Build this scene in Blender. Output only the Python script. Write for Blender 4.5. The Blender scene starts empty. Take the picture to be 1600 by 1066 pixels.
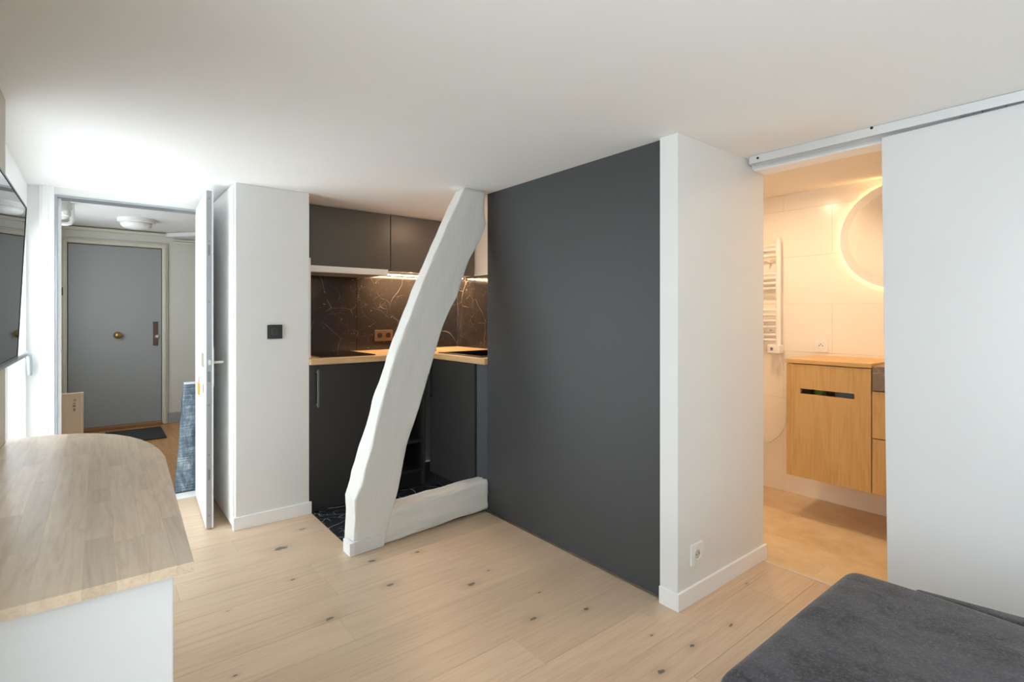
import bpy, bmesh, math, random
from mathutils import Vector, noise, Matrix
random.seed(7)
S = bpy.context.scene
COL = S.collection

# ------------------------------------------------------------------ camera, sky, exposure
F_PX, HOR, YAW, CAM_H = 810.5, 494.0, 38.61, 1.2
cd = bpy.data.cameras.new('camera'); cam = bpy.data.objects.new('camera', cd); COL.objects.link(cam)
cam.location = (0, 0, CAM_H); cam.rotation_euler = (math.pi/2, 0, -math.radians(YAW))
cd.sensor_width = 36; cd.lens = F_PX/1600*36; cd.shift_y = -(533-HOR)/1600; cd.clip_start = 0.02
S.camera = cam
S.view_settings.view_transform = 'Standard'; S.view_settings.look = 'None'
S.view_settings.gamma = 1; S.view_settings.use_curve_mapping = False
S.view_settings.exposure = 0.12
S.cycles.max_bounces = 16; S.cycles.diffuse_bounces = 12; S.cycles.glossy_bounces = 6
W = bpy.data.worlds.new('world'); S.world = W; W.use_nodes = True
bg = W.node_tree.nodes['Background']; bg.inputs[0].default_value = (0.87, 0.96, 1.0, 1); bg.inputs[1].default_value = 5.2

def portal(loc, rot, sx, sy):
    l = bpy.data.lights.new('sky_portal', 'AREA'); l.shape = 'RECTANGLE'; l.size = sx; l.size_y = sy
    l.cycles.is_portal = True
    o = bpy.data.objects.new('sky_portal', l); COL.objects.link(o); o.location = loc; o.rotation_euler = rot
H = math.pi/2
portal((-0.40, 3.25, 1.0), (0, -H, 0), 1.9, 1.4)      # window beside the entrance, facing +X
portal((-0.40, -0.35, 1.07), (0, -H, 0), 1.6, 2.05)      # unseen left wall window behind the camera, enlarged to brighten the room
portal((-0.56, 5.65, 1.35), (0, -H, 0), 1.1, 1.5)    # unseen side window, added to light the hall

# ------------------------------------------------------------------ pixel helpers (directions only)
_th = math.radians(YAW); FW = (math.sin(_th), math.cos(_th)); RT = (math.cos(_th), -math.sin(_th))
def P(u, v, axis, val):
    r = (u-800)/F_PX
    d = (FW[0]+RT[0]*r, FW[1]+RT[1]*r, -(v-HOR)/F_PX); o = (0, 0, CAM_H); i = 'xyz'.index(axis)
    t = (val-o[i])/d[i]; return Vector((o[0]+t*d[0], o[1]+t*d[1], o[2]+t*d[2]))

# ------------------------------------------------------------------ materials
MATS = {}
class NT:
    def __init__(s, name):
        m = bpy.data.materials.new(name); m.use_nodes = True; s.m = m; s.t = m.node_tree; s.n = s.t.nodes
        s.b = s.n['Principled BSDF']; MATS[name] = m
    def new(s, typ, **kw):
        n = s.n.new(typ)
        for k, v in kw.items():
            if k.startswith('i_'): n.inputs[int(k[2:])].default_value = v
            else: setattr(n, k, v)
        return n
    def l(s, a, ai, b, bi): s.t.links.new(a.outputs[ai], b.inputs[bi])
    def math(s, op, a, b=None, clamp=False):
        n = s.new('ShaderNodeMath', operation=op); n.use_clamp = clamp
        for i, v in ((0, a), (1, b)):
            if v is None: continue
            if isinstance(v, (int, float)): n.inputs[i].default_value = v
            else: s.t.links.new(v, n.inputs[i])
        return n.outputs[0]
    def mix(s, fac, a, b, blend='MIX'):
        n = s.new('ShaderNodeMix', data_type='RGBA', blend_type=blend)
        for i, v in ((0, fac), (6, a), (7, b)):
            if isinstance(v, (int, float)): n.inputs[i].default_value = v
            elif isinstance(v, tuple): n.inputs[i].default_value = (*v[:3], 1)
            else: s.t.links.new(v, n.inputs[i])
        return n.outputs[2]
    def ramp(s, src, stops):
        n = s.new('ShaderNodeValToRGB'); e = n.color_ramp.elements
        while len(e) < len(stops): e.new(0.5)
        for q, (p, c) in zip(e, stops): q.position = p; q.color = (*c, 1) if len(c) == 3 else c
        s.t.links.new(src, n.inputs[0]); return n.outputs[0]
    def objco(s, scale=(1, 1, 1), rand=0.0):
        tc = s.new('ShaderNodeTexCoord'); mp = s.new('ShaderNodeMapping'); mp.inputs['Scale'].default_value = scale
        if rand:
            oi = s.new('ShaderNodeObjectInfo'); va = s.new('ShaderNodeVectorMath', operation='SCALE'); va.inputs[0].default_value = (37.1*rand, 23.7*rand, 11.3*rand)
            s.t.links.new(oi.outputs['Random'], va.inputs['Scale'])
            ad = s.new('ShaderNodeVectorMath', operation='ADD'); s.l(tc, 'Object', ad, 0); s.l(va, 0, ad, 1); s.l(ad, 0, mp, 0)
        else: s.l(tc, 'Object', mp, 0)
        return mp.outputs[0]
    def noise(s, vec, scale, detail=4, rough=0.5, dist=0.0):
        n = s.new('ShaderNodeTexNoise'); n.inputs['Scale'].default_value = scale; n.inputs['Detail'].default_value = detail
        n.inputs['Roughness'].default_value = rough; n.inputs['Distortion'].default_value = dist
        if vec is not None: s.t.links.new(vec, n.inputs['Vector'])
        return n.outputs[0]
    def bump(s, src, strength, dist=0.01):
        b = s.new('ShaderNodeBump'); b.inputs['Strength'].default_value = strength; b.inputs['Distance'].default_value = dist
        s.t.links.new(src, b.inputs['Height']); s.t.links.new(b.outputs[0], s.b.inputs['Normal'])
    def col(s, v):
        if isinstance(v, tuple): s.b.inputs['Base Color'].default_value = (*v[:3], 1)
        else: s.t.links.new(v, s.b.inputs['Base Color'])
    def set(s, **kw):
        for k, v in kw.items(): s.b.inputs[k.replace('_', ' ')].default_value = v

def paint(name, c, rough=0.55, bump=0.03, scale=120, var=0.02, metal=0.0, spec=0.5, bdist=0.002):
    t = NT(name); v = t.objco(); n = t.noise(v, 3.0, 5)
    t.col(t.mix(n, tuple(x*(1-var) for x in c), tuple(min(1, x*(1+var)) for x in c)))
    t.set(Roughness=rough, Metallic=metal); t.b.inputs['Specular IOR Level'].default_value = spec
    if bump: t.bump(t.noise(v, scale, 3), bump, bdist)
    return t
def emit(name, c, s):
    t = NT(name); t.col(c); t.b.inputs['Emission Color'].default_value = (*c, 1); t.b.inputs['Emission Strength'].default_value = s

paint('wall_white', (0.76, 0.765, 0.755), 0.6, 0.02)
paint('ceiling_white', (0.88, 0.88, 0.87), 0.75, 0.02)
paint('satin_white', (0.88, 0.885, 0.89), 0.35, 0.01)
paint('closet_white', (0.92, 0.92, 0.91), 0.4, 0.0)
paint('door_white', (0.88, 0.89, 0.90), 0.4, 0.02)
paint('panel_white', (0.69, 0.70, 0.71), 0.3, 0.0)
paint('dark_paint', (0.052, 0.054, 0.058), 0.5, 0.03, 200)
paint('dark_front', (0.030, 0.029, 0.028), 0.42, 0.01)
paint('upper_front', (0.105, 0.096, 0.082), 0.38, 0.01)
paint('filler_blue', (0.060, 0.070, 0.080), 0.5, 0.02)
paint('black_inside', (0.012, 0.012, 0.013), 0.6, 0.0)
paint('iron_bar', (0.15, 0.15, 0.175), 0.5, 0.0)
paint('handle_grey', (0.085, 0.088, 0.095), 0.35, 0.0)
paint('black_matte', (0.018, 0.018, 0.019), 0.35, 0.0)
paint('charcoal_plastic', (0.025, 0.032, 0.03), 0.35, 0.0)
paint('hob_glass', (0.012, 0.012, 0.013), 0.06, 0.0)
paint('tv_screen', (0.006, 0.006, 0.007), 0.02, 0.0, spec=1.4)
paint('bezel', (0.012, 0.012, 0.014), 0.3, 0.0)
paint('grey_plastic', (0.20, 0.21, 0.22), 0.4, 0.0)
paint('steel', (0.40, 0.43, 0.46), 0.35, 0.05, 60, 0.08, 0.6)
paint('chrome', (0.8, 0.8, 0.82), 0.15, 0.0, metal=1.0)
paint('aluminium_rail', (0.72, 0.74, 0.76), 0.4, 0.0, metal=0.3)
paint('brass', (0.46, 0.30, 0.12), 0.35, 0.0, metal=0.85)
paint('bronze', (0.20, 0.13, 0.075), 0.35, 0.0, metal=0.5)
paint('brown_plate', (0.10, 0.055, 0.035), 0.4, 0.05, 30, 0.3)
paint('ivory', (0.62, 0.60, 0.52), 0.4, 0.0)
paint('beige_plate', (0.30, 0.28, 0.21), 0.4, 0.0)
paint('orange_tag', (0.75, 0.33, 0.02), 0.4, 0.0)
paint('hall_wall', (0.60, 0.59, 0.54), 0.6, 0.05, 40)
paint('hall_cream', (0.62, 0.59, 0.50), 0.5, 0.05, 40)
paint('hall_ceiling', (0.72, 0.72, 0.71), 0.7, 0.1, 20, 0.05)
paint('hall_grey', (0.30, 0.31, 0.31), 0.5, 0.02)
paint('plastic_white', (0.80, 0.80, 0.78), 0.35, 0.0)
paint('mat_black', (0.025, 0.026, 0.028), 0.95, 0.6, 220, 0.2, bdist=0.004)
paint('cardboard', (0.50, 0.37, 0.25), 0.75, 0.1, 30, 0.06)
paint('ink', (0.20, 0.14, 0.10), 0.8, 0.0)
paint('stone_pier', (0.55, 0.53, 0.46), 0.8, 0.5, 25, 0.1, bdist=0.01)
paint('grout', (0.80, 0.68, 0.48), 0.8, 0.0)
paint('grout_dark', (0.16, 0.16, 0.17), 0.8, 0.0)
paint('bath_wall', (0.86, 0.81, 0.73), 0.22, 0.02, 8)
paint('bath_paint', (0.80, 0.76, 0.70), 0.6, 0.0)
paint('mirror_glass', (0.92, 0.92, 0.92), 0.22, 0.0, metal=1.0)
paint('stone_white', (0.72, 0.68, 0.60), 0.4, 0.0, var=0.06)
paint('green_thing', (0.22, 0.28, 0.04), 0.5, 0.0)
emit('led_warm', (1.0, 0.62, 0.34), 130.0)
emit('ring_light', (1.0, 0.74, 0.42), 12.0)
emit('spot_warm', (1.0, 0.72, 0.46), 760.0)
emit('kitchen_spot', (1.0, 0.68, 0.44), 300.0)
paint('exterior', (0.75, 0.75, 0.74), 0.8, 0.0)

t = NT('glass'); t.set(Roughness=0.0, IOR=1.0); t.b.inputs['Transmission Weight'].default_value = 1.0; t.b.inputs['Alpha'].default_value = 0.12; t.col((1, 1, 1))

# rough lime paint on the old timber
t = paint('timber_paint', (0.77, 0.77, 0.74), 0.6, 0.0)
v = t.objco((1, 1, 0.45)); a = t.noise(v, 22, 6, 0.65); b = t.noise(t.objco((1, 1, 0.12)), 70, 4, 0.6)
t.bump(t.math('ADD', a, t.math('MULTIPLY', b, 0.5)), 0.45, 0.006)
t = paint('sill_paint', (0.77, 0.77, 0.73), 0.6, 0.0)
v = t.objco((0.45, 1, 1)); a = t.noise(v, 24, 6, 0.65); b = t.noise(t.objco((0.12, 1, 1)), 60, 4, 0.6)
t.bump(t.math('ADD', a, t.math('MULTIPLY', b, 0.5)), 0.6, 0.007)

def wood(name, c_dark, c_mid, c_light, axis=0, rough=0.5, ring=9.0, knots=None, rand=1.0, var=0.18, streak=0.5, bump=0.05):
    t = NT(name)
    sc = [9.0, 9.0, 9.0]; sc[axis] = 0.8
    v = t.objco(tuple(sc), rand)
    g = t.noise(v, 1.3, 6, 0.6, 0.6)                                   # broad figure
    sf = [60.0, 60.0, 60.0]; sf[axis] = 2.2
    fine = t.noise(t.objco(tuple(sf), rand), 1.6, 5, 0.65)
    w = t.math('FRACT', t.math('MULTIPLY', g, ring))
    w = t.math('ABSOLUTE', t.math('SUBTRACT', w, 0.5))
    m = t.math('ADD', t.math('MULTIPLY', w, streak), t.math('MULTIPLY', fine, 1-streak*0.5))
    c = t.ramp(m, [(0.20, c_dark), (0.5, c_mid), (0.8, c_light)])
    oi = t.new('ShaderNodeObjectInfo')
    k = t.math('ADD', t.math('MULTIPLY', oi.outputs['Random'], 2*var), 1-var)
    cc = t.new('ShaderNodeCombineColor'); 
    for i in range(3): t.t.links.new(k, cc.inputs[i])
    c = t.mix(1.0, c, cc.outputs[0], 'MULTIPLY')
    if knots:
        gp = t.new('ShaderNodeNewGeometry')
        wob = t.noise(None, 25, 3); 
        tot = None; halo = None
        for (kx, ky, r) in knots:
            sub = t.new('ShaderNodeVectorMath', operation='SUBTRACT'); t.l(gp, 'Position', sub, 0); sub.inputs[1].default_value = (kx, ky, 0)
            mul = t.new('ShaderNodeVectorMath', operation='MULTIPLY'); t.l(sub, 0, mul, 0); mul.inputs[1].default_value = (1.0/r, 1.9/r, 0)
            ln = t.new('ShaderNodeVectorMath', operation='LENGTH'); t.l(mul, 0, ln, 0)
            tot = ln.outputs['Value'] if tot is None else t.math('MINIMUM', tot, ln.outputs['Value'])
        pos_n = t.new('ShaderNodeTexNoise'); pos_n.inputs['Scale'].default_value = 45; t.l(gp, 'Position', pos_n, 'Vector')
        d = t.math('ADD', tot, t.math('MULTIPLY', t.math('SUBTRACT', pos_n.outputs[0], 0.5), 1.6))
        hal = t.ramp(t.math('MULTIPLY', d, 0.2), [(0.15, (0.30, 0.30, 0.30)), (0.75, (0, 0, 0))])
        c = t.mix(hal, c, (0.30, 0.19, 0.11))
        core = t.ramp(d, [(0.75, (0.85, 0.85, 0.85)), (1.0, (0, 0, 0))])
        c = t.mix(core, c, (0.10, 0.105, 0.10))
    t.col(c); t.set(Roughness=rough); t.bump(fine, bump, 0.002)
    return t
KN = [(0.742, 2.836, .036), (1.048, 2.413, .022), (1.021, 2.148, .02), (0.692, 2.468, .011), (0.72, 2.056, .022), (1.308, 1.926, .022), (1.349, 1.555, .017),
      (1.563, 1.47, .013), (1.692, 1.066, .014), (1.485, 1.053, .018), (1.438, 1.979, .009), (1.498, 1.685, .008), (0.357, 1.929, .008), (0.413, 2.37, .007),
      (1.626, 1.196, .007), (1.921, 1.043, .013), (2.275, 1.161, .007), (0.9, 3.02, .018), (1.269, 2.36, .014)]
wood('oak_plank', (0.53, 0.38, 0.26), (0.64, 0.49, 0.345), (0.69, 0.545, 0.40), 0, 0.38, 3, KN, 1.0, 0.07, 0.25)
wood('hall_plank', (0.30, 0.13, 0.045), (0.42, 0.20, 0.07), (0.50, 0.26, 0.10), 1, 0.35, 8, None, 1.0, 0.12)
wood('stave_oak', (0.53, 0.395, 0.265), (0.65, 0.515, 0.37), (0.72, 0.59, 0.45), 1, 0.28, 9, None, 1.0, 0.12, 0.5)
wood('counter_oak', (0.50, 0.31, 0.15), (0.62, 0.42, 0.22), (0.70, 0.50, 0.28), 0, 0.4, 5, None, 1.0, 0.05, 0.3)
wood('counter_oak_side', (0.50, 0.31, 0.15), (0.62, 0.42, 0.22), (0.70, 0.50, 0.28), 1, 0.4, 5, None, 1.0, 0.05, 0.3)
wood('vanity_oak', (0.50, 0.29, 0.10), (0.62, 0.385, 0.145), (0.68, 0.44, 0.18), 2, 0.42, 5, None, 1.0, 0.06, 0.4)
wood('vanity_top_oak', (0.52, 0.30, 0.11), (0.64, 0.40, 0.155), (0.70, 0.46, 0.20), 1, 0.42, 5, None, 1.0, 0.04, 0.3)
wood('threshold_wood', (0.20, 0.09, 0.035), (0.30, 0.14, 0.06), (0.36, 0.18, 0.08), 0, 0.5, 5, None, 1.0, 0.04, 0.3)

def marble(name, base, vein, rough, scale=3.0, amt=1.0, vw=0.006):
    t = NT(name); v = t.objco((1, 1, 1), 1.0)
    nz = t.new('ShaderNodeTexNoise'); nz.inputs['Scale'].default_value = 3; nz.inputs['Detail'].default_value = 2; t.t.links.new(v, nz.inputs['Vector'])
    ad = t.new('ShaderNodeVectorMath', operation='MULTIPLY_ADD'); t.t.links.new(nz.outputs['Color'], ad.inputs[0]); ad.inputs[1].default_value = (.16, .16, .16); t.t.links.new(v, ad.inputs[2])
    def veins(sc, w):
        vo = t.new('ShaderNodeTexVoronoi', feature='DISTANCE_TO_EDGE'); vo.inputs['Scale'].default_value = sc; t.t.links.new(ad.outputs[0], vo.inputs['Vector'])
        return t.ramp(vo.outputs['Distance'], [(0.0, (1, 1, 1)), (w, (0, 0, 0))])
    m1 = t.ramp(t.noise(v, 5, 3), [(0.42, (0, 0, 0)), (0.6, (1, 1, 1))])
    m2 = t.ramp(t.noise(v, 9, 3), [(0.5, (0, 0, 0)), (0.66, (1, 1, 1))])
    a = t.mix(1.0, veins(scale, vw), m1, 'MULTIPLY'); b = t.mix(1.0, veins(scale*3.3, vw*1.8), m2, 'MULTIPLY')
    sp = t.ramp(t.noise(v, 42, 3, 0.6), [(0.66, (0, 0, 0)), (0.74, (1, 1, 1))])
    s = t.mix(1.0, a, t.mix(1.0, t.mix(1.0, b, (.6, .6, .6), 'MULTIPLY'), t.mix(1.0, sp, (.3, .3, .3), 'MULTIPLY'), 'ADD'), 'ADD')
    s = t.mix(1.0, s, (amt, amt, amt), 'MULTIPLY')
    basec = t.mix(t.noise(v, 3, 5), tuple(x*0.7 for x in base), tuple(x*1.3 for x in base))
    t.col(t.mix(s, basec, vein)); t.set(Roughness=rough)
marble('marble_splash', (0.030, 0.027, 0.025), (0.62, 0.57, 0.50), 0.13, 3.6, 0.8, 0.004)
marble('marble_floor', (0.018, 0.021, 0.026), (0.55, 0.58, 0.62), 0.25, 5.0, 1.0, 0.014)
marble('stone_brown', (0.20, 0.145, 0.105), (0.45, 0.36, 0.28), 0.4, 9.0, 0.9, 0.03)
t = NT('travertine'); v = t.objco((1, 1, 1), 1.0); n = t.noise(v, 5, 6, 0.65)
t.col(t.ramp(n, [(0.3, (0.60, 0.44, 0.24)), (0.52, (0.70, 0.54, 0.33)), (0.7, (0.77, 0.62, 0.42))])); t.set(Roughness=0.4)

# velvet
t = NT('velvet'); v = t.objco((1.6, 1, 1)); n1 = t.noise(v, 5.5, 7, 0.68, 0.5); n2 = t.noise(t.objco(), 150, 3, 0.7); n4 = t.noise(t.objco(), 45, 4, 0.7)
m = t.math('ADD', t.math('MULTIPLY', n1, 0.75), t.math('MULTIPLY', n4, 0.25))
n3 = t.ramp(m, [(0.41, (0.016, 0.015, 0.019)), (0.50, (0.046, 0.044, 0.053)), (0.62, (0.070, 0.068, 0.080))])
sp = t.ramp(n2, [(0.5, (0, 0, 0)), (0.75, (0.55, 0.55, 0.55))])
t.col(t.mix(sp, n3, (0.17, 0.17, 0.19))); t.set(Roughness=0.85); t.b.inputs['Sheen Weight'].default_value = 0.2; t.b.inputs['Sheen Roughness'].default_value = 0.4
t.bump(n2, 0.5, 0.003)
# wrapped insulation foil
t = NT('foil'); n = t.noise(t.objco((16, 16, 5)), 1.6, 6, 0.7, 0.4); fb = t.noise(t.objco((8, 8, 110)), 1.0, 3, 0.6)
m = t.math('ADD', t.math('MULTIPLY', n, 0.65), t.math('MULTIPLY', fb, 0.35))
t.col(t.ramp(m, [(0.38, (0.045, 0.07, 0.10)), (0.52, (0.15, 0.20, 0.25)), (0.64, (0.42, 0.47, 0.51))])); t.set(Roughness=0.35, Metallic=0.15); t.bump(m, 0.7, 0.01)
t = NT('crumpled_film'); v = t.objco(); t.col((0.8, 0.8, 0.8)); t.set(Roughness=0.3); t.bump(t.noise(v, 20, 5), 0.8, 0.02)

# ------------------------------------------------------------------ mesh helpers
def bmnew(): return bmesh.new()
def bm_box(bm, x0, x1, y0, y1, z0, z1, bev=0.0, seg=2):
    b = bmesh.new(); r = bmesh.ops.create_cube(b, size=1)
    bmesh.ops.scale(b, vec=(x1-x0, y1-y0, z1-z0), verts=b.verts); bmesh.ops.translate(b, vec=((x0+x1)/2, (y0+y1)/2, (z0+z1)/2), verts=b.verts)
    if bev: bmesh.ops.bevel(b, geom=b.edges[:], offset=bev, segments=seg, affect='EDGES', profile=0.5)
    me = bpy.data.meshes.new('t'); b.to_mesh(me); bm.from_mesh(me); bpy.data.meshes.remove(me); b.free(); return bm
def box(x0, x1, y0, y1, z0, z1, bev=0.0, seg=2): return bm_box(bmnew(), x0, x1, y0, y1, z0, z1, bev, seg)
def loft(secs, caps=True, closed=True):
    bm = bmnew(); rows = [[bm.verts.new(p) for p in s] for s in secs]; n = len(secs[0])
    for a, b in zip(rows, rows[1:]):
        for i in range(n if closed else n-1):
            j = (i+1) % n; bm.faces.new((a[i], a[j], b[j], b[i]))
    if caps: bm.faces.new(rows[0][::-1]); bm.faces.new(rows[-1])
    bmesh.ops.recalc_face_normals(bm, faces=bm.faces[:]); return bm
def prism(poly, z0, z1, bev=0.0):
    bm = loft([[(x, y, z0) for x, y in poly], [(x, y, z1) for x, y in poly]])
    if bev: bmesh.ops.bevel(bm, geom=[e for e in bm.edges if abs(e.verts[0].co.z-e.verts[1].co.z) < 1e-6], offset=bev, segments=2, affect='EDGES')
    return bm
def tube(pts, r, n=10, bm=None):
    pts = [Vector(p) for p in pts]; secs = []; up = None
    for i, p in enumerate(pts):
        d = (pts[min(i+1, len(pts)-1)]-pts[max(i-1, 0)]).normalized()
        if up is None: up = d.orthogonal().normalized()
        up = (up-d*up.dot(d)).normalized(); s = d.cross(up)
        rr = r[i] if isinstance(r, (list, tuple)) else r
        secs.append([p+up*rr*math.cos(2*math.pi*k/n)+s*rr*math.sin(2*math.pi*k/n) for k in range(n)])
    b = loft(secs)
    if bm is None: return b
    me = bpy.data.meshes.new('t'); b.to_mesh(me); bm.from_mesh(me); bpy.data.meshes.remove(me); b.free(); return bm
def disc(c, axis, prof, n=32):
    """lathe: prof = [(radius, height along axis)]"""
    c = Vector(c); ax = Vector(axis).normalized(); u = ax.orthogonal().normalized(); w = ax.cross(u)
    return loft([[c+ax*h+(u*math.cos(2*math.pi*k/n)+w*math.sin(2*math.pi*k/n))*max(r, 1e-4) for k in range(n)] for r, h in prof])
def rbox(x0, x1, y0, y1, z0, z1, r, step=0.05, fn=None):
    """rounded box on a fine grid"""
    bm = bmnew(); L = (x1-x0, y1-y0, z1-z0); c = Vector(((x0+x1)/2, (y0+y1)/2, (z0+z1)/2)); V = {}
    def coords(l):
        n = max(2, int((l-2*r)/step)); e = [-l/2+r*(1-math.cos(a*math.pi/10)) for a in range(0, 5)]
        return e+[-l/2+r+(l-2*r)*i/n for i in range(n+1)]+[-q for q in e[::-1]]
    G = [coords(l) for l in L]; N = [len(g)-1 for g in G]
    def vert(i, j, k):
        if (i, j, k) not in V:
            p = Vector((G[0][i], G[1][j], G[2][k])); q = Vector([max(-l/2+r, min(l/2-r, a)) for a, l in zip(p, L)])
            d = p-q
            if d.length > 1e-9: p = q+d.normalized()*r
            p = p+c
            if fn: p = fn(p)
            V[(i, j, k)] = bm.verts.new(p)
        return V[(i, j, k)]
    for ax in range(3):
        a, b = [q for q in range(3) if q != ax]
        for side in (0, N[ax]):
            for i in range(N[a]):
                for j in range(N[b]):
                    ids = []
                    for da, db in ((0, 0), (1, 0), (1, 1), (0, 1)):
                        t3 = [0, 0, 0]; t3[ax] = side; t3[a] = i+da; t3[b] = j+db; ids.append(vert(*t3))
                    if len(set(ids)) == 4: bm.faces.new(ids)
    bmesh.ops.recalc_face_normals(bm, faces=bm.faces[:]); return bm

WL = {}
def ob(name, bm, mat, parent=None, label=None, cat=None, group=None, kind=None, smooth=False, base=False):
    me = bpy.data.meshes.new(name); bm.to_mesh(me); bm.free()
    co = [v.co for v in me.vertices]
    lo = Vector([min(c[i] for c in co) for i in range(3)]); hi = Vector([max(c[i] for c in co) for i in range(3)])
    c = (lo+hi)/2
    if base: c.z = lo.z
    me.transform(Matrix.Translation(-c)); me.materials.append(MATS[mat])
    if smooth:
        for p in me.polygons: p.use_smooth = True
        if smooth != 'all': me.set_sharp_from_angle(angle=math.radians(35))
    o = bpy.data.objects.new(name, me); COL.objects.link(o)
    pw = WL[parent.name] if parent else Vector((0, 0, 0))
    o.location = c-pw; o.parent = parent; WL[o.name] = c
    tag(o, label, cat, group, kind); return o
def tag(o, label=None, cat=None, group=None, kind=None):
    for k, v in (('label', label), ('category', cat), ('group', group), ('kind', kind)):
        if v: o[k] = v
def thing(name, loc, label=None, cat=None, group=None, kind=None):
    o = bpy.data.objects.new(name, None); COL.objects.link(o); o.location = loc; WL[o.name] = Vector(loc); o.empty_display_size = 0.05
    tag(o, label, cat, group, kind); return o
def struct(name, bm, mat, label, cat, parent=None, **kw):
    return ob(name, bm, mat, parent, label, cat, None, 'structure', **kw)

CEIL = 1.948
# ================================================================== SETTING
# ---- floor of oak planks
fl = struct('floor', box(-0.25, 2.545, -1.4, 4.02, -0.06, -0.016), 'grout', 'pale oak plank floor of the main room', 'floor')
def planks(parent, y0, y1, rows, mat, th=0.016):
    for (ya, yb, xs) in rows:
        for xa, xb in zip(xs, xs[1:]):
            ob('plank', box(xa+0.0004, xb-0.0004, ya+0.0004, yb-0.0004, -th, 0, 0.0007, 1), mat, parent)
PW = 0.1775; JX = {1: .81, 2: 1.342, 3: .746, 4: 1.288, 5: 1.815, 6: 1.207, 7: 1.72, 8: 2.245}
rows = []
for k in range(-9, 22):
    yb = 2.57-PW*k; ya = yb-PW
    if ya < -1.4: ya = -1.4
    if yb > 4.02: yb = 4.02
    j = JX.get(k, -0.2+((k*0.53+9.1) % 1.35)); xs = []
    x = j
    while x > -0.25: x -= 1.38
    x += 1.38
    x1 = 2.54 if ya < 1.225 else 1.862
    if ya > 2.55: x1 = 1.017
    if ya > 3.2: x1 = 0.6
    xs = [-0.25]
    if k == 6: xs += [0.62]
    while x < x1-0.05:
        if x-xs[-1] > 0.05: xs.append(x)
        x += 1.38
    xs.append(x1); rows.append((ya, yb, xs))
planks(fl, 0, 0, rows, 'oak_plank')
# ---- black marble tiles on the kitchen floor
for xa, xb in ((1.0175, 1.45), (1.4508, 1.862)): ob('plank', box(xa, xb, 2.5704, 2.602, -.016, 0), 'oak_plank', fl)
kf = struct('floor_kitchen', box(1.0175, 2.43, 2.603, 3.8, -0.06, -0.01), 'grout_dark', 'black veined marble tile floor of the kitchen corner', 'floor')
for xa, xb in ((1.018, 1.30), (1.303, 1.90)):
    for ya, yb in ((2.604, 2.86), (2.863, 3.46)):
        ob('tile', box(xa, xb-0.001, ya, yb-0.001, -0.01, 0.001, 0.0008, 1), 'marble_floor', kf)
# ---- bathroom floor
bf = struct('floor_bathroom', box(2.545, 3.70, -0.35, 2.2, -0.06, -0.0003), 'grout', 'honey coloured stone tile floor of the bathroom', 'floor')
yy = 1.94
for r, (xa, xb) in enumerate(((2.553, 2.90), (2.90, 3.30), (3.30, 3.70))):
    y = 2.2-0.25*(r % 2)
    if y < 2.2: ob('tile', box(xa+.0015, xb-.0015, y+.0015, 2.2, -0.008, 0.001, 0.0008, 1), 'travertine', bf)
    while y > -0.35:
        y2 = max(y-0.6, -0.35); ob('tile', box(xa+.0015, xb-.0015, y2+.0015, y-.0015, -0.008, 0.001, 0.0008, 1), 'travertine', bf); y = y2
for ya, yb in ((0.93, 1.222), (0.33, 0.927), (-0.2, 0.327)): ob('threshold_slab', box(2.546, 2.5525, ya, yb, -0.008, 0.003, 0.001, 1), 'stone_white', bf)
# ---- hall floor
hf = struct('floor_hall', box(-0.40, 2.2, 4.02, 7.05, -0.06, -0.012), 'threshold_wood', 'orange brown plank floor of the entrance hall', 'floor')
for i in range(13):
    x = -0.40+i*0.2
    ys = [4.14, 4.9+0.6*((i*0.37) % 1), 6.0+0.5*((i*0.61) % 1), 7.0]
    for a, b in zip(ys, ys[1:]): ob('plank', box(x+.0005, x+.1995, a+.0005, b-.0005, -0.012, 0, 0.0007, 1), 'hall_plank', hf)
struct('trim_threshold', box(-0.196, 0.56, 4.02, 4.138, -0.012, 0.004, 0.001, 1), 'satin_white', 'white threshold strip in the entrance doorway', 'threshold')

# ---- ceilings
struct('ceiling', box(-0.45, 2.60, -1.5, 4.10, CEIL, CEIL+0.1), 'ceiling_white', 'smooth white ceiling of the main room', 'ceiling')
struct('ceiling_bathroom', box(2.60, 3.80, -0.45, 2.3, 2.03, 2.13), 'bath_paint', 'warm lit bathroom ceiling', 'ceiling')
hc = struct('ceiling_hall', box(-0.62, 2.3, 4.12, 7.1, 2.13, 2.22), 'hall_ceiling', 'off white hall ceiling with round lamp', 'ceiling')

# ---- walls
b = bmnew(); bm_box(b, -0.45, -0.25, 0.70, 2.50, 0, CEIL); bm_box(b, -0.45, -0.25, -1.5, -1.4, 0, CEIL); bm_box(b, -0.45, -0.25, -1.4, 0.70, 0, 0.27); bm_box(b, -0.45, -0.25, -1.4, 0.70, 1.87, CEIL)
wl = struct('wall_left', b, 'stone_pier', 'grey beige wall pier behind the television', 'wall')
struct('wall_back', box(-0.45, 2.6, -1.5, -1.4, 0, CEIL), 'wall_white', 'white wall behind the viewpoint', 'wall')
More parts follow.
